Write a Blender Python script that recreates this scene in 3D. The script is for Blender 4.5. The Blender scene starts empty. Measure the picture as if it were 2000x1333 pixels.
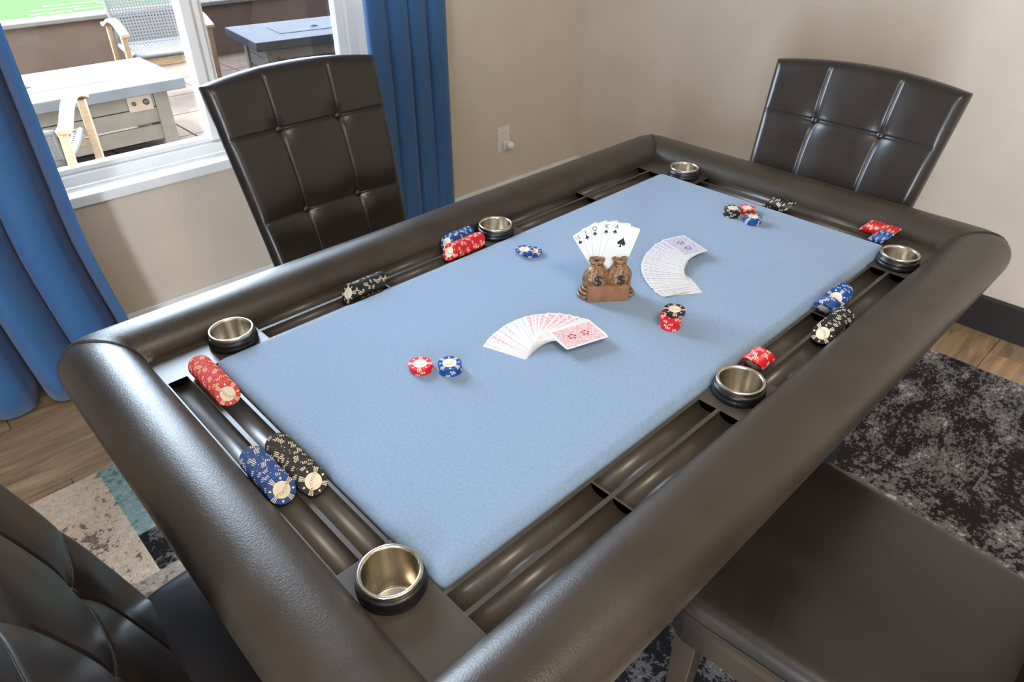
import bpy, bmesh, math, random
from mathutils import Matrix, Vector
random.seed(7)
S = bpy.context.scene
C = S.collection
PI = math.pi
ZT = 0.75            # height of the chip-tray plane above the floor
XW, YW = 1.894, 1.707  # inner faces of the end wall and of the window wall
ZG = ZT - 1.05       # patio level

# ------------------------------------------------------------------ camera
cam_d = bpy.data.cameras.new('camera'); cam = bpy.data.objects.new('camera', cam_d); C.objects.link(cam)
cam_d.sensor_width = 36.0; cam_d.lens = 1349.82 / 2000 * 36.0; cam_d.clip_start = 0.01; cam_d.clip_end = 200
yaw, pitch, roll = 0.765151, 0.603722, -0.002924
fwd = Vector((math.sin(yaw)*math.cos(pitch), math.cos(yaw)*math.cos(pitch), -math.sin(pitch)))
rt = Vector((math.cos(yaw), -math.sin(yaw), 0)); dn = fwd.cross(rt)
r2 = math.cos(roll)*rt + math.sin(roll)*dn; d2 = -math.sin(roll)*rt + math.cos(roll)*dn
M = Matrix((r2, -d2, -fwd)).transposed().to_4x4()
M.translation = Vector((-0.95274, -0.74864, 0.72427 + ZT))
cam.matrix_world = M
S.camera = cam
# ------------------------------------------------------------------ light
S.view_settings.view_transform = 'Standard'; S.view_settings.look = 'None'
S.view_settings.gamma = 1.0; S.view_settings.use_curve_mapping = False
S.view_settings.exposure = 1.0
w = bpy.data.worlds.new('sky'); S.world = w; w.use_nodes = True
bg = w.node_tree.nodes['Background']
bg.inputs['Color'].default_value = (0.70, 0.83, 1.0, 1); bg.inputs['Strength'].default_value = 20.0
sun_d = bpy.data.lights.new('sun', 'SUN'); sun = bpy.data.objects.new('sun', sun_d); C.objects.link(sun)
sun_d.energy = 6.0; sun_d.angle = 0.01; sun_d.color = (1.0, 0.94, 0.84)
sun.rotation_euler = Vector((0.38, -0.38, -1.0)).to_track_quat('-Z', 'Y').to_euler()
sun.location = (-3, 6, 8)
def portal(name, loc, rot, sx, sy):
    d = bpy.data.lights.new(name, 'AREA'); d.shape = 'RECTANGLE'; d.size = sx; d.size_y = sy
    d.cycles.is_portal = True
    o = bpy.data.objects.new(name, d); C.objects.link(o); o.location = loc; o.rotation_euler = rot
portal('window_portal', (0.015, YW+0.16, 1.50), (-PI/2, 0, 0), 1.24, 1.8)
portal('door_portal', (-3.28, -1.8, 1.1), (0, -PI/2, 0), 2.1, 0.8)

# ------------------------------------------------------------------ materials
MATS = {}
def nodes(name):
    m = bpy.data.materials.new(name); m.use_nodes = True
    nt = m.node_tree; b = nt.nodes['Principled BSDF']
    MATS[name] = m
    return m, nt, b
def N(nt, typ, **kw):
    n = nt.nodes.new(typ)
    for k, v in kw.items():
        if k in n.inputs: n.inputs[k].default_value = v
        else: setattr(n, k, v)
    return n
def link(nt, a, ao, b, bi): nt.links.new(a.outputs[ao], b.inputs[bi])
def ramp(nt, stops, interp='LINEAR'):
    r = nt.nodes.new('ShaderNodeValToRGB'); r.color_ramp.interpolation = interp
    el = r.color_ramp.elements
    while len(el) < len(stops): el.new(0.5)
    for e, (p, c) in zip(el, stops): e.position = p; e.color = tuple(c) + (1,)
    return r
def coords(nt, scale=(1,1,1), kind='Object'):
    t = nt.nodes.new('ShaderNodeTexCoord'); mp = nt.nodes.new('ShaderNodeMapping')
    mp.inputs['Scale'].default_value = scale; link(nt, t, kind, mp, 'Vector'); return mp
def bump(nt, b, src, out, strength, dist):
    n = nt.nodes.new('ShaderNodeBump'); n.inputs['Strength'].default_value = strength; n.inputs['Distance'].default_value = dist
    link(nt, src, out, n, 'Height'); link(nt, n, 'Normal', b, 'Normal'); return n
def plain(name, col, rough=0.5, metal=0.0, spec=0.5, coat=0.0):
    m, nt, b = nodes(name)
    b.inputs['Base Color'].default_value = tuple(col) + (1,); b.inputs['Roughness'].default_value = rough
    b.inputs['Metallic'].default_value = metal; b.inputs['Specular IOR Level'].default_value = spec
    b.inputs['Coat Weight'].default_value = coat
    return m
def noisy(name, c1, c2, scale, rough, bs=0.3, bd=0.001, bscale=None, detail=6, stretch=(1,1,1), spec=0.5, lo=0.35, hi=0.65):
    m, nt, b = nodes(name); mp = coords(nt, stretch)
    n = N(nt, 'ShaderNodeTexNoise', Scale=scale, Detail=detail); link(nt, mp, 'Vector', n, 'Vector')
    r = ramp(nt, [(lo, c1), (hi, c2)]); link(nt, n, 'Fac', r, 'Fac'); link(nt, r, 'Color', b, 'Base Color')
    b.inputs['Roughness'].default_value = rough; b.inputs['Specular IOR Level'].default_value = spec
    n2 = N(nt, 'ShaderNodeTexNoise', Scale=bscale or scale, Detail=3); link(nt, mp, 'Vector', n2, 'Vector')
    bump(nt, b, n2, 'Fac', bs, bd)
    return m
noisy('wall_paint', (0.66,0.565,0.455), (0.69,0.595,0.48), 6, 0.75, 0.25, 0.002, 90, spec=0.3)
plain('ceiling_paint', (0.72,0.68,0.62), 0.8)
noisy('trim_white', (0.76,0.77,0.73), (0.80,0.81,0.77), 5, 0.4, 0.05, 0.001)
plain('frame_white', (0.90,0.90,0.89), 0.35)
plain('dark_trim', (0.022,0.017,0.017), 0.45)
# leather of the rail
def leather(name, c1, c2, scale, rough, bs, bd, crack=0.0):
    m, nt, b = nodes(name); mp = coords(nt)
    n = N(nt, 'ShaderNodeTexNoise', Scale=9, Detail=4); link(nt, mp, 'Vector', n, 'Vector')
    r = ramp(nt, [(0.3, c1), (0.7, c2)]); link(nt, n, 'Fac', r, 'Fac'); link(nt, r, 'Color', b, 'Base Color')
    v = N(nt, 'ShaderNodeTexVoronoi', Scale=scale); v.feature = 'F1'
    nz = N(nt, 'ShaderNodeTexNoise', Scale=scale*0.4, Detail=5, Distortion=1.2); link(nt, mp, 'Vector', nz, 'Vector')
    link(nt, mp, 'Vector', v, 'Vector')
    a = N(nt, 'ShaderNodeMath', operation='ADD'); link(nt, v, 'Distance', a, 0); link(nt, nz, 'Fac', a, 1)
    bump(nt, b, a, 'Value', bs, bd)
    rr = ramp(nt, [(0.3, (rough-0.03,)*3), (0.7, (rough+0.04,)*3)]); link(nt, n, 'Fac', rr, 'Fac'); link(nt, rr, 'Color', b, 'Roughness')
    b.inputs['Specular IOR Level'].default_value = 0.5
    return m
leather('rail_leather', (0.031,0.022,0.0145), (0.042,0.031,0.021), 420, 0.38, 0.25, 0.0006)
leather('chair_leather', (0.015,0.0105,0.008), (0.022,0.0155,0.012), 40, 0.30, 0.0, 0.0004)
m = MATS['chair_leather']; nt = m.node_tree; b = nt.nodes['Principled BSDF']; b.inputs['Specular IOR Level'].default_value = 0.55
mp = coords(nt); n = N(nt, 'ShaderNodeTexNoise', Scale=60, Detail=1); link(nt, mp, 'Vector', n, 'Vector'); bump(nt, b, n, 'Fac', 0.05, 0.0015)
plain('thread', (0.02,0.015,0.012), 0.6)
plain('tray_plastic', (0.055,0.044,0.034), 0.36)
plain('black_rubber', (0.008,0.008,0.009), 0.35)
plain('table_black', (0.012,0.011,0.011), 0.5)
# brushed steel
m, nt, b = nodes('steel'); mp = coords(nt, (40,40,3))
n = N(nt, 'ShaderNodeTexNoise', Scale=8, Detail=2); link(nt, mp, 'Vector', n, 'Vector')
r = ramp(nt, [(0.3, (0.56,0.51,0.43)), (0.7, (0.70,0.64,0.55))]); link(nt, n, 'Fac', r, 'Fac'); link(nt, r, 'Color', b, 'Base Color')
b.inputs['Metallic'].default_value = 1.0; b.inputs['Roughness'].default_value = 0.24
# felt
m, nt, b = nodes('felt'); mp = coords(nt)
n = N(nt, 'ShaderNodeTexNoise', Scale=260, Detail=6, Roughness=0.7); link(nt, mp, 'Vector', n, 'Vector')
r = ramp(nt, [(0.3, (0.168,0.243,0.345)), (0.7, (0.228,0.318,0.435))]); link(nt, n, 'Fac', r, 'Fac'); link(nt, r, 'Color', b, 'Base Color')
b.inputs['Roughness'].default_value = 0.85; b.inputs['Specular IOR Level'].default_value = 0.2
b.inputs['Sheen Weight'].default_value = 0.25
bump(nt, b, n, 'Fac', 0.35, 0.0008)
# curtain cloth
m, nt, b = nodes('curtain_cloth'); mp = coords(nt)
w1 = N(nt, 'ShaderNodeTexNoise', Scale=220, Detail=4); mp2 = coords(nt, (1,1,6)); link(nt, mp2, 'Vector', w1, 'Vector')
r = ramp(nt, [(0.3, (0.028,0.105,0.255)), (0.7, (0.045,0.145,0.330))]); link(nt, w1, 'Fac', r, 'Fac'); link(nt, r, 'Color', b, 'Base Color')
b.inputs['Roughness'].default_value = 0.7; b.inputs['Sheen Weight'].default_value = 0.25; b.inputs['Specular IOR Level'].default_value = 0.25
bump(nt, b, w1, 'Fac', 0.3, 0.0006)
# vinyl plank wood: grain runs along X, tone differs from plank to plank
m, nt, b = nodes('plank_wood')
oi = nt.nodes.new('ShaderNodeObjectInfo'); tc = nt.nodes.new('ShaderNodeTexCoord')
mu = N(nt, 'ShaderNodeVectorMath', operation='SCALE'); mu.inputs['Scale'].default_value = 37.0
cb = nt.nodes.new('ShaderNodeCombineXYZ'); link(nt, oi, 'Random', cb, 'X'); link(nt, oi, 'Random', cb, 'Y'); link(nt, cb, 'Vector', mu, 0)
ad = N(nt, 'ShaderNodeVectorMath', operation='ADD'); link(nt, tc, 'Object', ad, 0); link(nt, mu, 'Vector', ad, 1)
mp = nt.nodes.new('ShaderNodeMapping'); mp.inputs['Scale'].default_value = (1.6, 12, 1); link(nt, ad, 'Vector', mp, 'Vector')
n = N(nt, 'ShaderNodeTexNoise', Scale=1.6, Detail=8, Roughness=0.6, Distortion=1.6); link(nt, mp, 'Vector', n, 'Vector')
r = ramp(nt, [(0.25, (0.205,0.130,0.070)), (0.48, (0.430,0.290,0.170)), (0.72, (0.630,0.450,0.280))]); link(nt, n, 'Fac', r, 'Fac')
mx = N(nt, 'ShaderNodeMix', data_type='RGBA'); mx.blend_type = 'MULTIPLY'
r3 = ramp(nt, [(0.0, (0.70,0.68,0.66)), (1.0, (1.05,1.0,0.95))]); link(nt, oi, 'Random', r3, 'Fac')
mx.inputs[0].default_value = 1.0; link(nt, r, 'Color', mx, 6); link(nt, r3, 'Color', mx, 7); link(nt, mx, 2, b, 'Base Color')
b.inputs['Roughness'].default_value = 0.45
mp3 = nt.nodes.new('ShaderNodeMapping'); mp3.inputs['Scale'].default_value = (6, 160, 1); link(nt, ad, 'Vector', mp3, 'Vector')
nb = N(nt, 'ShaderNodeTexNoise', Scale=2, Detail=3); link(nt, mp3, 'Vector', nb, 'Vector'); bump(nt, b, nb, 'Fac', 0.15, 0.0006)
# rug yarns: every woven patch mixes two yarn colours in a distressed pattern
def rug_mat(name, c1, c2, c3, thr, scale=48, streak=(1,1,1)):
    m, nt, b = nodes(name); mp = coords(nt, streak)
    n = N(nt, 'ShaderNodeTexNoise', Scale=scale, Detail=7, Roughness=0.72); link(nt, mp, 'Vector', n, 'Vector')
    big = N(nt, 'ShaderNodeTexNoise', Scale=scale*0.12, Detail=2); link(nt, mp, 'Vector', big, 'Vector')
    a = N(nt, 'ShaderNodeMath', operation='MULTIPLY_ADD'); link(nt, big, 'Fac', a, 0); a.inputs[1].default_value = 0.55; link(nt, n, 'Fac', a, 2)
    sub = N(nt, 'ShaderNodeMath', operation='SUBTRACT'); link(nt, a, 'Value', sub, 0); sub.inputs[1].default_value = 0.275
    r = ramp(nt, [(thr-0.025, c1), (thr+0.025, c2), (thr+0.13, c2), (thr+0.17, c3)]); link(nt, sub, 'Value', r, 'Fac')
    f = N(nt, 'ShaderNodeTexNoise', Scale=300, Detail=3); link(nt, mp, 'Vector', f, 'Vector')
    rf = ramp(nt, [(0.3, (0.72,0.72,0.72)), (0.7, (1.12,1.12,1.12))]); link(nt, f, 'Fac', rf, 'Fac')
    mx = N(nt, 'ShaderNodeMix', data_type='RGBA'); mx.blend_type = 'MULTIPLY'; mx.inputs[0].default_value = 1
    link(nt, r, 'Color', mx, 6); link(nt, rf, 'Color', mx, 7); link(nt, mx, 2, b, 'Base Color')
    b.inputs['Roughness'].default_value = 0.95; b.inputs['Specular IOR Level'].default_value = 0.1
    bump(nt, b, f, 'Fac', 0.6, 0.003)
rug_mat('rug_cream', (0.20,0.16,0.13), (0.70,0.55,0.40), (0.78,0.64,0.50), 0.42)
rug_mat('rug_teal', (0.13,0.24,0.24), (0.27,0.41,0.40), (0.52,0.52,0.45), 0.44)
rug_mat('rug_charcoal', (0.022,0.018,0.018), (0.17,0.155,0.155), (0.48,0.46,0.42), 0.51, 62)
rug_mat('rug_taupe', (0.20,0.155,0.13), (0.46,0.38,0.315), (0.60,0.52,0.44), 0.46)
rug_mat('rug_grey', (0.022,0.018,0.018), (0.17,0.155,0.155), (0.50,0.48,0.44), 0.50, 62, (1,1.8,1))
# chips and cards
plain('chip_red', (0.56,0.008,0.014), 0.35); plain('chip_blue', (0.005,0.055,0.25), 0.35); plain('chip_black', (0.012,0.010,0.010), 0.35)
plain('chip_cream', (0.80,0.70,0.52), 0.4); plain('ink_black', (0.015,0.013,0.013), 0.5)
plain('card_white', (0.66,0.66,0.64), 0.45)
def card_back(name, dark, mid):
    m, nt, b = nodes(name); mp = coords(nt)
    v = N(nt, 'ShaderNodeTexVoronoi', Scale=800); link(nt, mp, 'Vector', v, 'Vector')
    n = N(nt, 'ShaderNodeTexNoise', Scale=1300, Detail=2); link(nt, mp, 'Vector', n, 'Vector')
    a = N(nt, 'ShaderNodeMath', operation='ADD'); link(nt, v, 'Distance', a, 0); link(nt, n, 'Fac', a, 1)
    r = ramp(nt, [(0.55, dark), (0.90, mid), (1.35, (0.7,0.62,0.62))]); link(nt, a, 'Value', r, 'Fac'); link(nt, r, 'Color', b, 'Base Color')
    b.inputs['Roughness'].default_value = 0.4
card_back('card_red', (0.36,0.008,0.015), (0.52,0.10,0.12)); card_back('card_blue', (0.02,0.045,0.22), (0.11,0.17,0.42))
plain('card_red_ink', (0.40,0.005,0.015), 0.4); plain('card_blue_ink', (0.015,0.03,0.22), 0.4)
# bronze-painted resin
m, nt, b = nodes('resin_bronze'); mp = coords(nt)
n = N(nt, 'ShaderNodeTexNoise', Scale=70, Detail=4, Distortion=2.5); link(nt, mp, 'Vector', n, 'Vector')
r = ramp(nt, [(0.30, (0.045,0.022,0.010)), (0.48, (0.20,0.105,0.045)), (0.70, (0.40,0.25,0.125))]); link(nt, n, 'Fac', r, 'Fac'); link(nt, r, 'Color', b, 'Base Color')
b.inputs['Roughness'].default_value = 0.4; bump(nt, b, n, 'Fac', 0.6, 0.002)
noisy('plaque_copper', (0.21,0.085,0.04), (0.27,0.12,0.06), 60, 0.45, 0.1, 0.0005)
# outdoors
noisy('patio_paver', (0.0625,0.0437,0.0325), (0.0750,0.0542,0.0408), 5, 0.85, 0.2, 0.002, 60, spec=0.03)
noisy('stucco', (0.0500,0.0315,0.0225), (0.0600,0.0380,0.0270), 4, 0.9, 0.3, 0.003, 70, spec=0.03)
noisy('stone_cap', (0.0625,0.0508,0.0429), (0.0742,0.0606,0.0508), 5, 0.8, spec=0.03)
noisy('turf', (0.0085,0.0270,0.0009), (0.0128,0.0355,0.0017), 18, 0.9, 0.5, 0.004, 200, spec=0.03)
plain('line_white', (0.1041,0.1167,0.0917), 0.8, spec=0.03)
noisy('teak', (0.1250,0.0719,0.0312), (0.1688,0.1031,0.0500), 9, 0.5, 0.1, 0.0005, stretch=(1,1,8))
noisy('slate_top', (0.0240,0.0240,0.0255), (0.0312,0.0312,0.0337), 7, 0.5, 0.1, 0.001, spec=0.03)
noisy('pale_top', (0.0759,0.0781,0.0826), (0.0893,0.0915,0.0960), 7, 0.5, 0.1, 0.001, spec=0.03)
noisy('slat_paint', (0.1100,0.0950,0.0775), (0.1300,0.1125,0.0900), 9, 0.6, 0.1, 0.0005, spec=0.03)
plain('wicker_grey', (0.0714,0.0669,0.0647), 0.8, spec=0.05)
plain('steel_panel', (0.2062,0.1500,0.1062), 0.4)
plain('bulb_white', (0.88,0.88,0.86), 0.3)
# window glass: thin, see-through with mirror-like reflection
def glass(name, tint):
    m = bpy.data.materials.new(name); m.use_nodes = True; nt = m.node_tree; nt.nodes.clear(); MATS[name] = m
    o = nt.nodes.new('ShaderNodeOutputMaterial'); t = nt.nodes.new('ShaderNodeBsdfTransparent'); g = nt.nodes.new('ShaderNodeBsdfGlossy')
    t.inputs['Color'].default_value = tuple(tint) + (1,); g.inputs['Roughness'].default_value = 0.02
    f = nt.nodes.new('ShaderNodeFresnel'); f.inputs['IOR'].default_value = 1.4
    mx = nt.nodes.new('ShaderNodeMixShader'); link(nt, f, 'Fac', mx, 'Fac'); link(nt, t, 'BSDF', mx, 1); link(nt, g, 'BSDF', mx, 2); link(nt, mx, 'Shader', o, 'Surface')
glass('clear_glass', (0.94,0.96,0.96)); glass('screen_glass', (0.55,0.56,0.58))

# ------------------------------------------------------------------ geometry helpers
def mesh_obj(name, bm, mats, parent=None, smooth=False, bevel=None, loc=None):
    me = bpy.data.meshes.new(name); bm.normal_update(); bm.to_mesh(me); bm.free()
    for mn in ([mats] if isinstance(mats, str) else mats): me.materials.append(MATS[mn])
    if smooth:
        for p in me.polygons: p.use_smooth = True
    o = bpy.data.objects.new(name, me); C.objects.link(o)
    if parent: o.parent = parent
    if loc: o.location = loc
    if bevel:
        md = o.modifiers.new('bevel', 'BEVEL'); md.width = bevel; md.segments = 2; md.limit_method = 'ANGLE'; md.angle_limit = math.radians(40)
    return o
def copy_obj(src, parent=None, matrix=None):
    o = src.copy(); C.objects.link(o); o.parent = parent
    if matrix is not None: o.matrix_basis = matrix
    return o
def tag(o, label, cat, group=None, kind=None):
    if label: o['label'] = label
    if cat: o['category'] = cat
    if group: o['group'] = group
    if kind: o['kind'] = kind
    return o
def empty(name, loc=(0,0,0), rz=0):
    o = bpy.data.objects.new(name, None); C.objects.link(o); o.empty_display_size = 0.05
    o.location = loc; o.rotation_euler = (0, 0, rz); return o
def box(bm, x0, x1, y0, y1, z0, z1, mi=0):
    v = [bm.verts.new(p) for p in ((x0,y0,z0),(x1,y0,z0),(x1,y1,z0),(x0,y1,z0),(x0,y0,z1),(x1,y0,z1),(x1,y1,z1),(x0,y1,z1))]
    for f in ((3,2,1,0),(4,5,6,7),(0,1,5,4),(1,2,6,5),(2,3,7,6),(3,0,4,7)):
        bm.faces.new([v[i] for i in f]).material_index = mi
    return v
def hull(bm, bot, top):
    n = len(bot); a = [bm.verts.new(p) for p in bot]; t = [bm.verts.new(p) for p in top]
    bm.faces.new(a[::-1]); bm.faces.new(t)
    for i in range(n): bm.faces.new((a[i], a[(i+1)%n], t[(i+1)%n], t[i]))
def tube(bm, pts, r, n=6, closed=False):
    pts = [Vector(p) for p in pts]; rings = []
    L = len(pts)
    for i, p in enumerate(pts):
        d = (pts[(i+1)%L] - pts[i-1]) if closed else (pts[min(i+1, L-1)] - pts[max(i-1, 0)])
        d.normalize(); u = d.orthogonal().normalized() if abs(d.z) > 0.9 else d.cross(Vector((0,0,1))).normalized(); v = d.cross(u)
        rr = r(i/(L-1)) if callable(r) else r
        rings.append([bm.verts.new(p + rr*(math.cos(2*PI*k/n)*u + math.sin(2*PI*k/n)*v)) for k in range(n)])
    for i in range(L if closed else L-1):
        a, c = rings[i], rings[(i+1)%L]
        for k in range(n): bm.faces.new((a[k], a[(k+1)%n], c[(k+1)%n], c[k]))
    if not closed:
        bm.faces.new(rings[0][::-1]); bm.faces.new(rings[-1])
def lathe(bm, prof, n=40, cx=0, cy=0, cz=0, cap0=False, cap1=False):
    rings = [[bm.verts.new((cx+r*math.cos(2*PI*k/n), cy+r*math.sin(2*PI*k/n), cz+z)) for k in range(n)] for r, z in prof]
    for a, c in zip(rings, rings[1:]):
        for k in range(n): bm.faces.new((a[k], a[(k+1)%n], c[(k+1)%n], c[k]))
    if cap0: bm.faces.new(rings[0][::-1])
    if cap1: bm.faces.new(rings[-1])
def box_obj(name, dims, mat, parent=None, bevel=None):
    bm = bmesh.new(); box(bm, *dims); return mesh_obj(name, bm, mat, parent, bevel=bevel)
def structure(o): o['kind'] = 'structure'; return o

# ------------------------------------------------------------------ room shell
XL, YN, ZC = -3.2, -3.2, 2.60      # left wall, rear wall, ceiling
WX0, WX1, WZ0, WZ1 = -0.61, 0.64, 0.60, 2.38   # window opening
fl = structure(box_obj('floor', (XL, XW, YN, YW, -0.12, -0.011), 'dark_trim'))
pw, pl = 0.182, 1.22
row, y = 0, YN
while y < YW - 0.001:
    y1 = min(y + pw, YW); x = XL - (row*0.43 % pl)
    while x < XW:
        a, c = max(x, XL), min(x + pl, XW)
        if c - a > 0.05:
            bm = bmesh.new(); g = 0.0006; hx, hy = (c-a)/2, (y1-y)/2
            hull(bm, [(-hx+g,-hy+g,-0.010),(hx-g,-hy+g,-0.010),(hx-g,hy-g,-0.010),(-hx+g,hy-g,-0.010)],
                     [(-hx+2*g,-hy+2*g,0),(hx-2*g,-hy+2*g,0),(hx-2*g,hy-2*g,0),(-hx+2*g,hy-2*g,0)])
            mesh_obj('plank', bm, 'plank_wood', fl, loc=((a+c)/2, (y+y1)/2, 0))
        x += pl
    y = y1; row += 1
bm = bmesh.new()
yo = YW + 0.15
box(bm, XL, WX0, YW, yo, -0.12, ZC); box(bm, WX1, XW+0.14, YW, yo, -0.12, ZC)
box(bm, WX0, WX1, YW, yo, -0.12, WZ0-0.005); box(bm, WX0, WX1, YW, yo, WZ1, ZC)
structure(mesh_obj('wall_back', bm, 'wall_paint'))
structure(box_obj('wall_upper_sky_block', (-7.0, 8.0, YW+0.02, yo, ZC+0.1, 7.0), 'stucco'))  # unseen upper wall, added to block part of the sky over the patio
structure(box_obj('wall_side_sky_block', (XW+0.141, 8.0, YW+0.02, yo, ZG-0.1, ZC+0.1), 'stucco'))  # unseen outer walls to either side, added to widen the sky block
structure(box_obj('wall_side_sky_block', (-7.0, XL-0.141, YW+0.02, yo, ZG-0.1, ZC+0.1), 'stucco'))
structure(box_obj('wall_right', (XW, XW+0.14, YN, YW, -0.12, ZC), 'wall_paint'))
bm = bmesh.new()     # left wall with a wide patio-door opening
box(bm, XL-0.14, XL, YN, -2.2, -0.12, ZC); box(bm, XL-0.14, XL, -1.4, yo, -0.12, ZC); box(bm, XL-0.14, XL, -2.2, -1.4, 2.15, ZC); box(bm, XL-0.14, XL, -2.2, -1.4, -0.12, -0.005)
structure(mesh_obj('wall_left', bm, 'wall_paint'))
structure(box_obj('wall_front', (XL-0.14, XW+0.14, YN-0.14, YN, -0.12, ZC), 'wall_paint'))
structure(box_obj('ceiling', (XL-0.14, XW+0.14, YN-0.14, yo, ZC, ZC+0.1), 'ceiling_paint'))
def baseboard(name, pts, mat):
    bm = bmesh.new(); hull(bm, pts[0], pts[1]); return structure(mesh_obj(name, bm, mat, bevel=0.003))
prof = [(0,0),(0.016,0),(0.016,0.135),(0.009,0.150),(0,0.150)]
baseboard('baseboard_back', ([(XL, YW-d, z) for d, z in prof], [(XW, YW-d, z) for d, z in prof]), 'trim_white')
baseboard('baseboard_right', ([(XW-d, YW-0.017, z) for d, z in prof], [(XW-d, 0.45, z) for d, z in prof]), 'trim_white')
baseboard('baseboard_right', ([(XW-d, 0.45, z) for d, z in [(0,0),(0.018,0),(0.018,0.137),(0.014,0.141),(0,0.141)]], [(XW-d, YN, z) for d, z in [(0,0),(0.018,0),(0.018,0.137),(0.014,0.141),(0,0.141)]]), 'dark_trim')

# window: frame, mullion with ridged profile, two panes, sill board
win = structure(box_obj('window_1', (WX0, WX1, YW-0.022, YW+0.075, WZ0-0.03, WZ0+0.004), 'frame_white', bevel=0.004))
def frame_piece(name, boxes):
    bm = bmesh.new()
    for q in boxes: box(bm, *q)
    return mesh_obj(name, bm, 'frame_white', win, bevel=0.004)
fy0, fy1 = YW+0.075, YW+0.135
frame_piece('frame_rail', [(WX0, WX1, fy0, fy1, WZ0+0.004, WZ0+0.040), (WX0, WX1, fy0+0.02, fy1, WZ0+0.040, WZ0+0.058)])
frame_piece('frame_rail', [(WX0, WX1, fy0, fy1, WZ1-0.05, WZ1)])
frame_piece('frame_stile', [(WX0, WX0+0.045, fy0, fy1, WZ0+0.05, WZ1-0.05), (WX0+0.045, WX0+0.065, fy0+0.02, fy1, WZ0+0.058, WZ1-0.05)])
frame_piece('frame_stile', [(WX1-0.050, WX1, fy0, fy1, WZ0+0.05, WZ1-0.05), (WX1-0.085, WX1-0.050, fy0+0.02, fy1, WZ0+0.058, WZ1-0.05)])
frame_piece('mullion', [(-0.028, 0.008, fy0-0.004, fy1, WZ0+0.05, WZ1-0.05), (0.008, 0.040, fy0+0.012, fy1, WZ0+0.058, WZ1-0.05), (0.040, 0.056, fy0+0.026, fy1, WZ0+0.058, WZ1-0.05)])
bm = bmesh.new(); box(bm, WX0+0.06, -0.02, fy0+0.04, fy0+0.044, WZ0+0.055, WZ1-0.045); mesh_obj('pane', bm, 'clear_glass', win)
bm = bmesh.new(); box(bm, 0.05, WX1-0.08, fy0+0.05, fy0+0.054, WZ0+0.055, WZ1-0.045); mesh_obj('pane', bm, 'screen_glass', win)
# white jamb linings of the opening
bm = bmesh.new(); box(bm, WX0, WX0+0.012, YW-0.004, fy0, WZ0+0.004, WZ1); box(bm, WX1-0.012, WX1, YW-0.004, fy0, WZ0+0.004, WZ1); box(bm, WX0, WX1, YW-0.004, fy0, WZ1-0.012, WZ1)
mesh_obj('jamb_lining', bm, 'frame_white', win)

# unseen ceiling lamp added behind the camera as warm room fill
lamp = empty('fill_lamp', (-0.6, -1.3, ZC)); tag(lamp, 'round white fill lamp added out of view above the rug', 'lamp')
bm = bmesh.new(); lathe(bm, [(0.02,0),(0.30,0),(0.32,-0.02),(0.32,-0.05),(0.29,-0.05)], 40, cap0=True, cap1=True); mesh_obj('fill_lamp_body', bm, 'trim_white', lamp, True)
ld = bpy.data.lights.new('fill_lamp_light', 'AREA'); ld.shape = 'DISK'; ld.size = 0.56; ld.energy = 15; ld.color = (1.0, 0.86, 0.68)
lo = bpy.data.objects.new('fill_lamp_light', ld); C.objects.link(lo); lo.location = (-0.6, -1.3, ZC-0.06)

# ------------------------------------------------------------------ rug
RX0, RX1, RY0, RY1 = -1.75, 1.60, -1.75, 1.13
patches = [(-1.75,-0.826,0.66,1.13,'rug_cream'), (-0.826,-0.40,0.81,1.13,'rug_teal'), (-0.826,-0.45,0.66,0.81,'rug_charcoal'),
           (-1.75,-0.826,0.30,0.66,'rug_taupe'), (-0.45,0.10,0.66,0.81,'rug_cream'), (-0.40,0.10,0.81,1.13,'rug_taupe'), (0.10,0.75,0.66,1.13,'rug_charcoal'), (0.75,1.60,0.66,1.13,'rug_grey'),
           (-0.826,0.0,0.30,0.66,'rug_taupe'), (0.0,0.75,0.30,0.66,'rug_teal'), (0.75,1.60,0.30,0.66,'rug_charcoal'),
           (-1.75,-0.6,-0.45,0.30,'rug_cream'), (-0.6,0.2,-0.28,0.30,'rug_grey'), (0.2,0.9,-0.20,0.30,'rug_cream'), (0.9,1.60,-0.30,0.30,'rug_grey'),
           (-0.6,-0.20,-0.45,-0.28,'rug_charcoal'), (-0.20,0.2,-0.45,-0.28,'rug_charcoal'), (0.2,0.9,-0.45,-0.20,'rug_charcoal'), (0.9,1.60,-0.45,-0.30,'rug_grey'),
           (-1.75,-0.6,-1.1,-0.45,'rug_teal'), (-0.6,-0.12,-1.1,-0.45,'rug_cream'), (-0.12,0.9,-1.1,-0.45,'rug_charcoal'), (0.9,1.60,-0.66,-0.45,'rug_grey'), (0.9,1.60,-1.1,-0.66,'rug_charcoal'),
           (-1.75,-0.4,-1.75,-1.1,'rug_taupe'), (-0.4,0.6,-1.75,-1.1,'rug_grey'), (0.6,1.60,-1.75,-1.1,'rug_charcoal')]
names = ['rug_cream','rug_teal','rug_charcoal','rug_taupe','rug_grey']
bm = bmesh.new(); box(bm, RX0, RX1, RY0, RY1, 0.0005, 0.009, 2)
for f in bm.faces:
    if f.normal.z == 0: pass
bm.faces.ensure_lookup_table(); bm.faces.remove(bm.faces[1])
for x0, x1, y0, y1, mn in patches:
    bm.faces.new([bm.verts.new(p) for p in ((x0,y0,0.009),(x1,y0,0.009),(x1,y1,0.009),(x0,y1,0.009))]).material_index = names.index(mn)
tag(mesh_obj('area_rug', bm, names), 'patchwork rug of cream, teal and charcoal under the poker table', 'rug')

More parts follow.
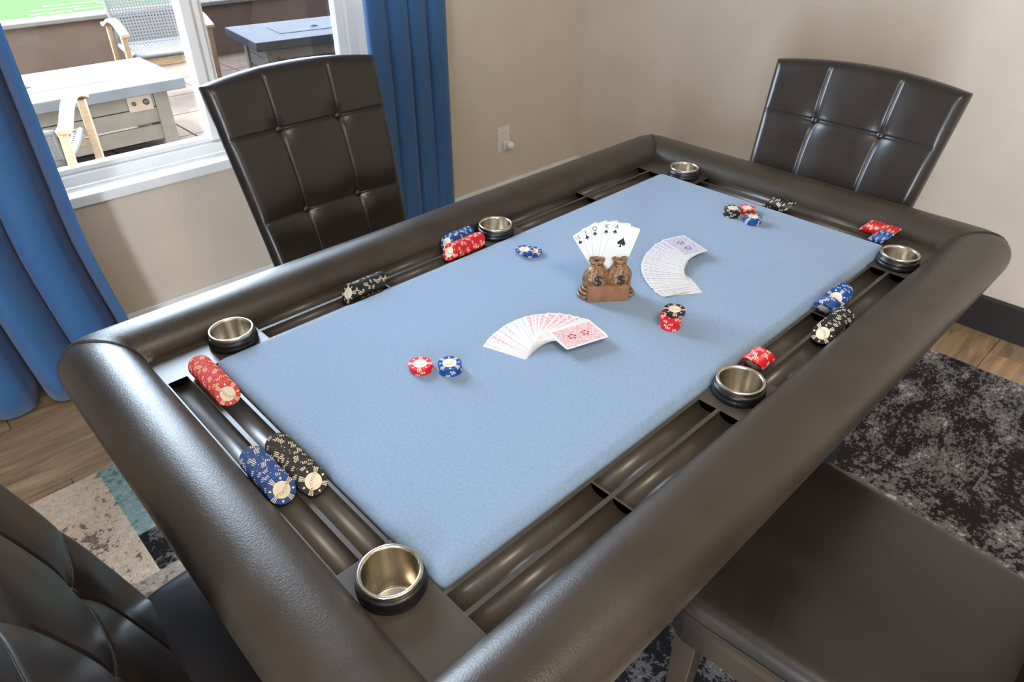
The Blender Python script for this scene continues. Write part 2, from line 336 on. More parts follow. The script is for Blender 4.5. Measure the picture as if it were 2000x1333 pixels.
# ------------------------------------------------------------------ poker table
table = empty('poker_table'); tag(table, 'poker table with padded dark leather rail and blue felt', 'table')
RL, RW = 0.741, 0.404      # outer half sizes of the tray ring (rail starts here)
IL, IW = 0.657, 0.320      # inner half sizes
def prof_pt(t):            # rail cross-section: offset outwards, height
    a = 2*PI*t; ca, sa = math.cos(a), math.sin(a)
    e = 0.90
    o = 0.0605 - 0.0635*math.copysign(abs(ca)**e, ca); z = -0.009 + 0.055*math.copysign(abs(sa)**e, sa)
    return o, z
NP = 40
PROF = [prof_pt(k/NP) for k in range(NP)]
def corner_xy(sx, sy, ang, o):     # point on the corner arc, ang 0..90 deg measured from the x-facing side
    r = max(0.0, o)*0.55
    cx, cy = RL + o - r, RW + o - r
    return sx*(cx + r*math.cos(ang)), sy*(cy + r*math.sin(ang))
def rail_section(station):
    kind, sx, sy, v = station
    out = []
    for o, z in PROF:
        if kind == 'c': x, yv = corner_xy(sx, sy, v, o)
        elif kind == 'x':  # straight along x, side sy
            x, yv = v, sy*(RW + o)
        else: x, yv = sx*(RL + o), v
        out.append(Vector((x, yv, ZT + z)))
    return out
def build_rail(stations):
    bm = bmesh.new(); rings = [[bm.verts.new(p) for p in rail_section(s)] for s in stations]
    for a, c in zip(rings, rings[1:]):
        for k in range(NP): bm.faces.new((a[k], a[(k+1)%NP], c[(k+1)%NP], c[k]))
    bm.faces.new(rings[0][::-1]); bm.faces.new(rings[-1])
    bmesh.ops.recalc_face_normals(bm, faces=bm.faces)
    return mesh_obj('rail', bm, 'rail_leather', table, True)
A45 = PI/4
def arc(sx, sy, a0, a1, n=6): return [('c', sx, sy, a0 + (a1-a0)*i/n) for i in range(n+1)]
lin = lambda a, c, n: [a + (c-a)*i/n for i in range(n+1)]
rails = []
for sy in (1, -1):
    st = arc(-1, sy, A45, PI/2) + [('x', 0, sy, v) for v in lin(-RL+0.02, RL-0.02, 8)] + arc(1, sy, PI/2, A45)
    rails.append(build_rail(st))
for sx in (-1, 1):
    st = arc(sx, -1, A45, 0) + [('y', sx, 0, v) for v in lin(-RW+0.02, RW-0.02, 6)] + arc(sx, 1, 0, A45)
    rails.append(build_rail(st))
for sx, sy, par in ((-1,1,0),(1,1,3),(1,-1,1),(-1,-1,2)):     # double-stitched corner seams
    for da in (-0.09, 0.0, 0.09):
        sec = rail_section(('c', sx, sy, A45+da)); ctr = sum(sec, Vector())/NP
        pts = [p + (p-ctr).normalized()*0.0004 for p in sec[1:NP//2+6]]
        bm = bmesh.new(); tube(bm, pts, 0.0009 if da else 0.0014, 5); mesh_obj('seam', bm, 'thread', rails[par], True)

# chip tray: plates, lips, dividers in one frame; each groove is its own trough
g1 = (0.3255, 0.3585); g2 = (0.3655, 0.3985)     # groove spans across the ring (long side)
f1 = (g1[0]+IL-IW, g1[1]+IL-IW); f2 = (g2[0]+IL-IW, g2[1]+IL-IW)   # same on the short side
bm = bmesh.new(); grooves = []
def R180(q, s): return q if s == 1 else (-q[1], -q[0], -q[3], -q[2])
def fbox(x0, x1, y0, y1, s, z0=-0.03, z1=0.0):
    x0, x1, y0, y1 = R180((x0,x1,y0,y1), s); box(bm, x0, x1, y0, y1, ZT+z0, ZT+z1)
def plate(x0, x1, y0, y1, cx, cy, s, r=0.0372):
    x0, x1, y0, y1 = R180((x0,x1,y0,y1), s); cx, cy = s*cx, s*cy
    angs = sorted(set([2*PI*k/48 for k in range(48)] + [math.atan2(yy-cy, xx-cx) % (2*PI) for xx in (x0,x1) for yy in (y0,y1)]))
    inn, out, low = [], [], []
    for a in angs:
        c, sn = math.cos(a), math.sin(a)
        t = min([((x1 if c > 0 else x0)-cx)/c if abs(c) > 1e-9 else 9, ((y1 if sn > 0 else y0)-cy)/sn if abs(sn) > 1e-9 else 9])
        inn.append(bm.verts.new((cx+r*c, cy+r*sn, ZT))); out.append(bm.verts.new((cx+t*c, cy+t*sn, ZT))); low.append(bm.verts.new((cx+t*c, cy+t*sn, ZT-0.03)))
    n = len(angs)
    for i in range(n):
        j = (i+1) % n
        bm.faces.new((inn[i], out[i], out[j], inn[j])); bm.faces.new((out[i], low[i], low[j], out[j]))
CUPS = []
for s in (1, -1):
    plate(-RL, -0.545, 0.317, RW, -0.597, 0.360, s); CUPS.append((s*-0.597, s*0.360))
    plate(-0.002, 0.119, IW, RW, 0.057, 0.360, s); CUPS.append((s*0.057, s*0.360))
    plate(0.655, RL, 0.211, RW, 0.694, 0.269, s); CUPS.append((s*0.694, s*0.269))
    for xa, xb in ((-0.545, -0.002), (0.119, 0.655)):
        for ya, yb in ((IW, g1[0]), (g1[1], g2[0]), (g2[1], RW)): fbox(xa, xb, ya, yb, s)
        xm = (xa+xb)/2
        for gg in (g1, g2):
            fbox(xm-0.002, xm+0.002, gg[0], gg[1], s, -0.02, 0.0)
            for a, c in ((xa, xm-0.002), (xm+0.002, xb)): grooves.append((a, c, gg[0], gg[1], s, 'x'))
    for xa, xb in ((-RL, -f2[1]), (-f2[0], -f1[1]), (-f1[0], -IL)): fbox(xa, xb, -0.211, 0.317, s)
    for gg in (f1, f2): grooves.append((-gg[1], -gg[0], -0.211, 0.317, s, 'y'))
bmesh.ops.remove_doubles(bm, verts=bm.verts, dist=1e-6); bmesh.ops.recalc_face_normals(bm, faces=bm.faces)
mesh_obj('tray_frame', bm, 'tray_plastic', table)
for x0, x1, y0, y1, s, ax in grooves:
    x0, x1, y0, y1 = R180((x0,x1,y0,y1), s); bm = bmesh.new(); n = 14; rows = []
    c, hw = ((y0+y1)/2, (y1-y0)/2) if ax == 'x' else ((x0+x1)/2, (x1-x0)/2)
    for k in range(n+1):
        a = PI*k/n; u = c - hw*math.cos(a); z = ZT - 0.0145*math.sin(a)**0.8
        rows.append(((x0,u,z),(x1,u,z)) if ax == 'x' else ((u,y0,z),(u,y1,z)))
    va = [bm.verts.new(q[0]) for q in rows]; vb = [bm.verts.new(q[1]) for q in rows]
    for k in range(n): bm.faces.new((va[k], va[k+1], vb[k+1], vb[k]))
    bm.faces.new(va); bm.faces.new(vb[::-1])
    o = mesh_obj('chip_groove', bm, 'tray_plastic', table)
    for p in o.data.polygons: p.use_smooth = len(p.vertices) == 4
# felt playing surface with soft rounded edge
bm = bmesh.new(); rings = []
hx, hy, zt, rr = 0.6530, 0.3160, 0.012, 0.019
def rrect(hx, hy, r, z, n=4):
    pts = []
    for sx, sy, a0 in ((1,1,0),(-1,1,PI/2),(-1,-1,PI),(1,-1,1.5*PI)):
        for k in range(n+1):
            a = a0 + k*PI/2/n; pts.append((sx*(hx-r)+r*math.cos(a), sy*(hy-r)+r*math.sin(a), ZT+z))
    return [bm.verts.new(p) for p in pts]
sec = [(0,-0.022),(0,-0.004)] + [(rr*(1-math.cos(a)), -0.002+(zt+0.002)*math.sin(a)) for a in [PI/2*k/7 for k in range(8)]]
for i, z in sec: rings.append(rrect(hx-i, hy-i, max(0.012-i*0.3, 0.006), z))
for a, c in zip(rings, rings[1:]):
    for k in range(len(a)): bm.faces.new((a[k], a[(k+1)%len(a)], c[(k+1)%len(a)], c[k]))
bm.faces.new(rings[-1]); bm.faces.new(rings[0][::-1])
mesh_obj('playing_surface', bm, 'felt', table, True)
# cup holders
for i, (cx, cy) in enumerate(CUPS):
    bm = bmesh.new()
    lathe(bm, [(0.0372,-0.0),(0.0400,0.0),(0.0435,0.002),(0.0437,0.009),(0.0420,0.0105),(0.0425,0.0125),(0.0418,0.0185),(0.0395,0.0195),(0.0385,0.0195)], 48, cx, cy, ZT)
    ch = mesh_obj('cup_holder', bm, 'black_rubber', table, True)
    bm = bmesh.new()
    lathe(bm, [(0.0380,0.012),(0.0392,0.0200),(0.0402,0.0245),(0.0398,0.0275),(0.0385,0.0290),(0.0360,0.0286),(0.0346,0.0270),(0.0342,0.024),(0.0335,-0.046),(0.0315,-0.0485),(0.031,-0.0488)], 48, cx, cy, ZT, cap1=True)
    mesh_obj('steel_liner', bm, 'steel', ch, True)
    ch2 = ch
# under-structure
box_obj('table_deck', (-0.76,0.76,-0.42,0.42, ZT-0.064, ZT-0.050), 'table_black', table)
bm = bmesh.new()
for q in ((-0.74,0.74,0.36,0.385),(-0.74,0.74,-0.385,-0.36),(-0.74,-0.715,-0.36,0.36),(0.715,0.74,-0.36,0.36)): box(bm, *q, ZT-0.15, ZT-0.064)
mesh_obj('apron', bm, 'table_black', table, bevel=0.002)
for sx in (-1, 1):
    for sy in (-1, 1):
        bm = bmesh.new(); cx, cy = sx*0.675, sy*0.325
        sq = lambda h, z: [(cx-h,cy-h,z),(cx+h,cy-h,z),(cx+h,cy+h,z),(cx-h,cy+h,z)]
        hull(bm, sq(0.030, 0.009), sq(0.042, ZT-0.064)); mesh_obj('leg', bm, 'table_black', table, bevel=0.004)

# ------------------------------------------------------------------ chairs
def make_chair():
    root = empty('dining_chair')
    # local frame: origin on the floor below the seat centre, +Y is the front
    Zs, Ztop, th = 0.475, 1.020, 0.064
    U_, V_ = 56, 84
    btn_v = [0.24, 0.60]                     # rows of buttons measured from the top (fraction of back height)
    zb = 0.40; Hh = Ztop - zb
    btn_z = [Ztop-0.135, Ztop-0.345]; seam_u = [-0.185, 0.185]
    def half_w(z): return (0.510 - 0.150*(Ztop - z))/2
    def yc(z):
        s = max(0.0, (z - 0.42)/(Ztop-0.42)); return -0.235 - 0.178*s**1.12
    def top_z(u): return Ztop + 0.020*(1-(2*u)**2)
    def surf(u, v, side):
        z = zb + (top_z(u) - zb)*v
        x = 2*u*half_w(z); hw = half_w(z)
        # distance to borders in metres
        de = min(hw - abs(x), top_z(u) - z)
        R = 0.026
        k = min(1.0, max(0.0, de/R)); d = th/2*math.sqrt(max(0.0, 1-(1-k)**2))
        nrm = Vector((0, 1, 0.30)).normalized()
        if side > 0 and k > 0:
            puff = 0.0
            su = min(abs(x - 2*s*half_w(z)) for s in seam_u); sz = min(abs(z-b) for b in btn_z)
            puff -= 0.0032*math.exp(-(su/0.0035)**2) + 0.0035*math.exp(-(su/0.028)**2)
            puff -= 0.0032*math.exp(-(sz/0.0035)**2) + 0.0030*math.exp(-(sz/0.028)**2)
            for b in btn_z:
                for s in seam_u:
                    r = math.hypot(x-2*s*half_w(z), z-b); puff -= 0.006*math.exp(-(r/0.018)**2) + 0.005*math.exp(-(r/0.045)**2)
            d += puff*k
            d += 0.006*(1-(2*u)**2)*k
        # shallow concave plan curve
        y0 = yc(z) + 0.015*(2*u)**2
        return Vector((x, y0, z)) + side*d*nrm
    def us(): return [math.sin(PI/2*(2*i/U_-1)*0.93)/math.sin(PI/2*0.93)/2 for i in range(U_+1)]
    cl = [0.0, 0.0015, 0.003, 0.005, 0.008, 0.013, 0.020]
    UU = us() + [s_ + sg*c_/0.49 for s_ in seam_u for c_ in cl for sg in (-1, 1)]
    UU = sorted(UU); UU = [u for i, u in enumerate(UU) if i == 0 or u - UU[i-1] > 0.0015]
    VV = [ (j/V_) for j in range(V_+1)]
    VV = [v if v < 0.9 else 0.9 + 0.1*math.sin(PI/2*(v-0.9)/0.1) for v in VV]
    VV += [(b_ - zb)/(Ztop+0.016-zb) + sg*c_/Hh for b_ in btn_z for c_ in cl for sg in (-1, 1)]
    VV = sorted(VV); VV = [v for i, v in enumerate(VV) if i == 0 or v - VV[i-1] > 0.0012]; U_, V_ = len(UU)-1, len(VV)-1
    bm = bmesh.new()
    F = [[bm.verts.new(surf(u, v, 1)) for u in UU] for v in VV]
    B = [[bm.verts.new(surf(u, v, -1)) for u in UU] for v in VV]
    for j in range(V_):
        for i in range(U_):
            bm.faces.new((F[j][i+1], F[j][i], F[j+1][i], F[j+1][i+1])); bm.faces.new((B[j][i], B[j][i+1], B[j+1][i+1], B[j+1][i]))
    for i in range(U_): bm.faces.new((F[0][i], F[0][i+1], B[0][i+1], B[0][i]))
    bmesh.ops.remove_doubles(bm, verts=bm.verts, dist=0.0002); bmesh.ops.recalc_face_normals(bm, faces=bm.faces)
    back = mesh_obj('backrest', bm, 'chair_leather', root, True)
    for s in seam_u:
        for off in (-0.0022, 0.0022):
            bm = bmesh.new(); tube(bm, [surf(s, v, 1) + Vector((off, 0.0004, 0)) for v in lin(0.10, 0.975, 44)], 0.0009, 4); mesh_obj('seam', bm, 'thread', back, True)
    for b in btn_z:
        for off in (-0.002, 0.002):
            pts = []
            for u in lin(-0.485, 0.485, 40):
                v = (b + off - zb)/(top_z(u)-zb); pts.append(surf(u, v, 1) + Vector((0, 0.0004, 0)))
            bm = bmesh.new(); tube(bm, pts, 0.0009, 4); mesh_obj('seam', bm, 'thread', back, True)
        for s in seam_u:
            v = (b - zb)/(top_z(s)-zb); c = surf(s, v, 1)
            bm = bmesh.new(); bmesh.ops.create_uvsphere(bm, u_segments=16, v_segments=10, radius=0.0105)
            rot = Vector((0,0,1)).rotation_difference(Vector((0,1,0.30)).normalized()).to_matrix().to_4x4()
            bmesh.ops.transform(bm, matrix=Matrix.Translation(c + Vector((0,0.0060,0.0018))) @ rot @ Matrix.Diagonal((1,1,0.62,1)), verts=bm.verts)
            mesh_obj('button', bm, 'chair_leather', back, True)
    # seat: trapezoid cushion, wide in front
    bm = bmesh.new(); nx, ny = 28, 28
    def seat_pt(u, v, top):
        yy = -0.235 + 0.475*v; hw = 0.215 + 0.036*v
        # rounded corners in plan
        x = 2*u*hw
        du = 1-abs(2*u); dv = min(v, 1-v)*2
        e = min(du*hw, dv*0.2375)
        k = min(1, e/0.022); z = Zs - 0.020 + 0.020*math.sqrt(max(0, 1-(1-k)**2)) + 0.012*(1-(2*u)**2)*(1-(2*v-1)**2)
        cr = 0.05
        ax, ay = abs(x) - (hw-cr), (yy-0.0025) ; ay = abs(ay) - (0.2375-cr)
        if ax > 0 and ay > 0:
            m_ = max(ax, ay); l = math.hypot(ax, ay); f = m_/l
            x = math.copysign(hw-cr+ax*f, x); yy = 0.0025 + math.copysign(0.2375-cr+ay*f, yy-0.0025)
        return Vector((x, yy, z if top else Zs-0.105))
    gu = [i/nx-0.5 for i in range(nx+1)]; gu = [0.5*math.copysign(1-(1-abs(2*u))**1.5, u) for u in gu]
    gv = [0.5+0.5*math.copysign(1-(1-abs(2*j/ny-1))**1.5, 2*j/ny-1) for j in range(ny+1)]
    T = [[bm.verts.new(seat_pt(u, v, True)) for u in gu] for v in gv]
    for j in range(ny):
        for i in range(nx): bm.faces.new((T[j][i], T[j][i+1], T[j+1][i+1], T[j+1][i]))
    bd = [T[0][i] for i in range(nx)] + [T[j][nx] for j in range(ny)] + [T[ny][i] for i in range(nx, 0, -1)] + [T[j][0] for j in range(ny, 0, -1)]
    low = [bm.verts.new((v.co.x, v.co.y, Zs-0.105)) for v in bd]
    for i in range(len(bd)): bm.faces.new((bd[i-1], low[i-1], low[i], bd[i]))
    bm.faces.new(low); bmesh.ops.recalc_face_normals(bm, faces=bm.faces)
    rim = [v.co.copy() for v in bd]
    seat = mesh_obj('seat', bm, 'chair_leather', root, True)
    bm = bmesh.new(); tube(bm, [Vector((p.x*1.003, p.y*1.003, p.z-0.012)) for p in rim[::2]], 0.0028, 6, True); mesh_obj('piping', bm, 'chair_leather', seat, True)
    for sx, sy in ((-1,1),(1,1),(-1,-1),(1,-1)):
        bm = bmesh.new(); cx = sx*(0.212 if sy > 0 else 0.180); cy = 0.200 if sy > 0 else -0.200
        sp = 0.0 if sy > 0 else -0.05
        sq = lambda h, z, dy=0: [(cx-h,cy-h+dy,z),(cx+h,cy-h+dy,z),(cx+h,cy+h+dy,z),(cx-h,cy+h+dy,z)]
        hull(bm, sq(0.015, 0.009, sp), sq(0.0225, Zs-0.106)); mesh_obj('leg', bm, 'leg_wood', root, bevel=0.002)
    return root
noisy('leg_wood', (0.030,0.019,0.013), (0.048,0.031,0.021), 8, 0.35, 0.1, 0.0005, stretch=(3,3,0.4))
def copy_tree(o, parent=None):
    c = o.copy(); C.objects.link(c); c.parent = parent
    for ch in list(o.children): copy_tree(ch, c)
    return c
chair = make_chair()
spots = [((-0.037, 0.665, 0), PI, 'dark button-tufted leather dining chair in front of the window'),
         ((0.645, -0.026, 0), PI/2, 'dark button-tufted leather dining chair against the bare beige end wall'),
         ((-0.015, -0.655, 0), 0.0, 'dark leather dining chair whose flat seat sticks out over the charcoal rug'),
         ((-0.700, -0.030, 0), -PI/2, 'dark button-tufted leather dining chair beside the cream and teal rug patches')]
srcs = [chair] + [copy_tree(chair) for _ in spots[1:]]
for o, (loc, rz, lab) in zip(srcs, spots):
    o.location = loc; o.rotation_euler = (0, 0, rz); tag(o, lab, 'chair', 'dining chairs around the poker table')

# ------------------------------------------------------------------ curtains
def curtain(name, x0, x1, yc_, folds, amp, ph, label, flare=0.0):
    bm = bmesh.new(); nx, nz = 220, 26; z0, z1 = 0.022, 2.45; rows = []
    for j in range(nz+1):
        t = j/nz; z = z0 + (z1-z0)*t; row_ = []
        for i in range(nx+1):
            s = i/nx; k = s*folds
            a = amp*(0.75 + 0.25*math.sin(3.1*k+ph))*(1.0 - 0.25*t)
            sw = 0.006*math.sin(4*t+ph)*math.sin(2*PI*k*0.5)
            x = x0 + (x1-x0)*s + 0.030*math.sin(4*PI*k/2+1.1+ph)*(1-t*0.3) + flare*max(0.0, 1-z/0.55)**1.3*s + sw
            c_ = math.sin(2*PI*k + ph + 0.15*math.sin(3*t))
            y_ = yc_ + a*math.copysign(abs(c_)**0.75, c_)
            row_.append(bm.verts.new((x, y_, z)))
        rows.append(row_)
    for a, c_ in zip(rows, rows[1:]):
        for i in range(nx): bm.faces.new((a[i], a[i+1], c_[i+1], c_[i]))
    o = mesh_obj(name, bm, 'curtain_cloth', None, True)
    md = o.modifiers.new('thick', 'SOLIDIFY'); md.thickness = 0.002
    return tag(o, label, 'curtain', 'blue curtains at the window')
curtain('curtain', -1.46, -0.552, 1.598, 6.5, 0.080, 0.9, 'blue floor-length curtain hanging over the plank floor in wide folds', 0.075)
curtain('curtain', 0.585, 0.960, 1.622, 4.0, 0.036, 2.2, 'blue curtain gathered in narrow folds between window and wall outlet')
rod = empty('curtain_rod', (0, 1.62, 2.48)); tag(rod, 'slim dark curtain rod above the window', 'rod')
bm = bmesh.new(); tube(bm, [(-1.5,1.62,2.465),(1.05,1.62,2.465)], 0.012, 12); q = mesh_obj('rod', bm, 'table_black', rod, True); q.matrix_parent_inverse = Matrix.Translation((0,-1.62,-2.48))
for x in (-1.46, 1.02):
    bm = bmesh.new(); box(bm, x-0.01, x+0.01, 1.62, YW, 2.458, 2.472); q = mesh_obj('bracket', bm, 'table_black', rod); q.matrix_parent_inverse = Matrix.Translation((0,-1.62,-2.48))

# ------------------------------------------------------------------ wall outlet and night light
ox, oz = 1.341, ZT-0.385
out = empty('wall_outlet', (ox, YW, oz)); tag(out, 'ivory wall outlet plate beside the blue curtain', 'outlet')
bm = bmesh.new(); box(bm, -0.041, 0.041, -0.006, 0, -0.0625, 0.0625); mesh_obj('cover_plate', bm, 'outlet_ivory' if 'outlet_ivory' in MATS else plain('outlet_ivory', (0.80,0.74,0.65), 0.4).name, out, bevel=0.003)
for dz in (0.026, -0.026):
    bm = bmesh.new(); lathe(bm, [(0.0185,0),(0.0185,0.0025)], 24, cap1=True)
    bmesh.ops.transform(bm, matrix=Matrix.Translation((0,-0.0055,dz)) @ Matrix.Rotation(PI/2, 4, 'X'), verts=bm.verts); rc = mesh_obj('receptacle', bm, 'outlet_ivory', out)
    if dz > 0:
        for dx in (-0.0065, 0.0065):
            bm = bmesh.new(); box(bm, dx-0.0012, dx+0.0012, -0.0084, -0.0078, dz-0.001, dz+0.008); mesh_obj('slot', bm, 'ink_black', rc)
nl = empty('night_light', (ox+0.004, YW-0.0082, oz-0.026)); tag(nl, 'small round white plug-in night light in the wall outlet', 'night light')
bm = bmesh.new(); box(bm, -0.019, 0.019, -0.022, 0, -0.022, 0.020); mesh_obj('plug_body', bm, 'outlet_ivory', nl, bevel=0.005)
bm = bmesh.new(); bmesh.ops.create_uvsphere(bm, u_segments=24, v_segments=16, radius=0.019); bmesh.ops.translate(bm, vec=(0.002,-0.040,0.004), verts=bm.verts); mesh_obj('globe', bm, 'bulb_white', nl, True)

# ------------------------------------------------------------------ lettering helper
def glyph(ch, size):
    cu = bpy.data.curves.new('glyph', 'FONT'); cu.body = ch; cu.size = size; cu.align_x = 'CENTER'; cu.resolution_u = 3
    o = bpy.data.objects.new('glyph', cu); C.objects.link(o)
    me = bpy.data.meshes.new_from_object(o.evaluated_get(bpy.context.evaluated_depsgraph_get()))
    bpy.data.objects.remove(o); return me
def lettering(text, size, radius, step, sx=1.0):     # letters on an upward arc, in the XY plane
    bm = bmesh.new(); n = len(text)
    for i, ch in enumerate(text):
        me = glyph(ch, size); a = -(i-(n-1)/2)*step
        k = len(bm.verts); bm.from_mesh(me); bm.verts.ensure_lookup_table()
        mt = Matrix.Translation((0, -radius, 0)) @ Matrix.Rotation(a, 4, 'Z') @ Matrix.Translation((0, radius, 0)) @ Matrix.Diagonal((sx,1,1,1))
        bmesh.ops.transform(bm, matrix=mt, verts=bm.verts[k:])
    return bm

# ------------------------------------------------------------------ poker chips
CR, CT = 0.0203, 0.0040
def chip_mesh(mat):
    bm = bmesh.new(); segs = []
    for q in range(4):
        b0 = q*90
        segs += [(b0-10,b0-6,1),(b0-6,b0-2,0),(b0-2,b0+2,1),(b0+2,b0+6,0),(b0+6,b0+10,1)] + [(b0+10+i*17.5, b0+27.5+i*17.5, 0) for i in range(4)]
    n = len(segs); ang = [math.radians(s[0]) for s in segs]
    P = lambda r, z: [bm.verts.new((r*math.cos(a), r*math.sin(a), z)) for a in ang]
    ri = CR*0.60; ch = 0.0004
    ib, ob, eb, et, ot, it = P(ri,0), P(CR-ch,0), P(CR,ch), P(CR,CT-ch), P(CR-ch,CT), P(ri,CT)
    for a, c in ((ib,ob),(ob,eb),(eb,et),(et,ot),(ot,it)):
        for k in range(n): bm.faces.new((a[k], a[(k+1)%n], c[(k+1)%n], c[k])).material_index = segs[k][2]
    bm.faces.new(it).material_index = 1; bm.faces.new(ib[::-1]).material_index = 1
    for q in range(4):       # small suit marks between the stripes
        a = math.radians(45+90*q); c = Vector((0.79*CR*math.cos(a), 0.79*CR*math.sin(a), 0)); u = Vector((math.cos(a), math.sin(a), 0)); v = Vector((-u.y, u.x, 0))
        for z, fl_ in ((CT+0.00008, 1), (-0.00008, -1)):
            pts = [c+u*0.0024, c+v*0.0017-u*0.0004, c+v*0.0009-u*0.0018, c-v*0.0009-u*0.0018, c-v*0.0017-u*0.0004]
            f = bm.faces.new([bm.verts.new((p.x, p.y, z)) for p in (pts if fl_ > 0 else pts[::-1])]); f.material_index = 1
    bm.normal_update()
    me = bpy.data.meshes.new('poker_chip'); bm.to_mesh(me); bm.free()
    me.materials.append(MATS[mat]); me.materials.append(MATS['chip_cream']); return me
CHIP = {c: chip_mesh('chip_' + c) for c in ('red', 'blue', 'black')}
bm = lettering('BICYCLE', 0.0058, 0.016, 0.20, 0.85)
txt_me = bpy.data.meshes.new('lettering'); bm.to_mesh(txt_me); bm.free(); txt_me.materials.append(MATS['ink_black'])
def chip(color, pos, nrm, spin, label, group, text=0):
    o = bpy.data.objects.new('poker_chip', CHIP[color]); C.objects.link(o)
    q = Vector((0,0,1)).rotation_difference(nrm).to_matrix().to_4x4()
    o.matrix_world = Matrix.Translation(pos) @ q @ Matrix.Rotation(spin, 4, 'Z')
    tag(o, label, 'poker chip', group)
    if text:
        t = bpy.data.objects.new('lettering', txt_me); C.objects.link(t); t.parent = o; t.location = (0, 0.0012, CT+0.0001)
    return o
UP = Vector((0,0,1))
def chip_row(color, a, lat, f0, f1, lean, label, text=False, spin0=None):
    """chips lying on edge in a groove; a = direction the front face looks along, lean>0 = face tipped up"""
    a = Vector(a); nrm = (a*math.cos(lean) + UP*math.sin(lean)).normalized()
    step = CT*1.06/math.cos(lean); n = max(2, int(abs(f1-f0)/step)+1)
    zc = ZT + CR*math.cos(lean)*math.sqrt(1-(0.0166/CR)**2) + 0.0030
    for i in range(n):
        s = f0 + (step*i if f1 > f0 else -step*i)
        p = Vector((lat, s, zc)) if abs(a.x) < 0.5 else Vector((s, lat, zc))
        jit = random.uniform(-0.0005, 0.0005)
        p = p + UP*max(0.0, jit) - nrm*CT/2
        sp = random.uniform(0, 2*PI)
        if i == 0 and spin0 is not None: sp = spin0
        chip(color, p, nrm, sp, label, label.replace('poker chip', 'chips'), text and i == 0)
gi, go = 0.342, 0.382; hi_, ho = gi+IL-IW, go+IL-IW
L40 = math.radians(38)
chip_row('red',  (0,-1,0), -hi_, 0.206, 0.312, L40, 'red poker chip in the leaning row nearest a corner cup, lettered face up', True, 2.2)
chip_row('blue', (0,-1,0), -ho, -0.046, 0.040, L40, 'blue poker chip in the leaning row beside the black row in the short tray', True, 3.6)
chip_row('black',(0,-1,0), -hi_, -0.062, 0.040, L40, 'black poker chip in the leaning row beside the blue row in the short tray', True, 0.9)
chip_row('black',(-1,0,0), gi, -0.360, -0.282, math.radians(30), 'black poker chip in the row alone in the tray on the window side', True, 0.5)
chip_row('red',  (-1,0,0), gi, -0.098, -0.010, math.radians(30), 'red poker chip in the row beside blue chips at the window-side middle cup', True, 1.5)
chip_row('blue', (-1,0,0), go, -0.072, -0.010, math.radians(30), 'blue poker chip in the row beside red chips at the window-side middle cup', True, 1.5)
chip_row('black',(0,-1,0), hi_, -0.058, 0.000, -L40, 'black poker chip in the row alone in the tray before the end wall chair')
chip_row('red',  (0,-1,0), ho, -0.300, -0.232, -L40, 'red poker chip in the row behind a short blue row at the end tray')
chip_row('blue', (0,-1,0), hi_, -0.300, -0.272, -L40, 'blue poker chip in the short row between red chips and a corner cup')
chip_row('blue', (-1,0,0), -gi, 0.282, 0.314, -math.radians(34), 'blue poker chip in the tipped row across a tray divider, near black chips')
chip_row('blue', (-1,0,0), -gi, 0.334, 0.362, math.radians(24), 'blue poker chip in the upright row just past the tray divider')
chip_row('black',(-1,0,0), -go, 0.196, 0.282, L40, 'black poker chip in the leaning row in the groove outside two short blue rows', True, 4.0)
chip_row('red',  (-1,0,0), -gi, 0.016, 0.058, -math.radians(34), 'red poker chip in the short row tipped against a cup, empty groove beside it')
ZF = ZT + 0.0122
def stack(cx, cy, items, label_of, jitter=0.0012, tilt=None):
    z = ZF
    for i, color in enumerate(items):
        chip(color, Vector((cx+random.uniform(-jitter,jitter), cy+random.uniform(-jitter,jitter), z)), UP, random.uniform(0,2*PI), label_of(color), label_of(color).replace('poker chip','chips'), i == len(items)-1)
        z += CT + 0.0001
stack(-0.408, 0.041, ['red']*3, lambda c: 'red poker chip in the low pile beside a blue pile on the felt', 0.002)
stack(-0.375, 0.006, ['blue']*4, lambda c: 'blue poker chip in the stack beside a low red pile on the felt')
stack(0.013, -0.170, ['red']*6, lambda c: 'red poker chip in the tall stack topped with black chips')
for i in range(2):
    chip('black', Vector((0.0215, -0.1705, ZF+(6+i)*(CT+0.0001))), UP, 1.2+i, 'black poker chip lying on top of the tall red stack', 'black chips on the red stack', i == 1)
stack(0.030, 0.211, ['blue']*2, lambda c: 'blue poker chip in the pair lying between the card figurine and the window', 0.003)
chip('blue', Vector((0.0175, 0.2225, ZF+2*CT+0.0004)), UP, 0.4, 'blue poker chip resting offset on the pair near the window', None, True)
stack(0.533, 0.018, ['black']*5, lambda c: 'black poker chip in the stack touching red and blue piles on the felt')
stack(0.578, 0.004, ['red']*3, lambda c: 'red poker chip in the small pile behind black and blue stacks', 0.002)
stack(0.533, -0.0385, ['blue']*4, lambda c: 'blue poker chip in the stack beside the black stack near the end tray')

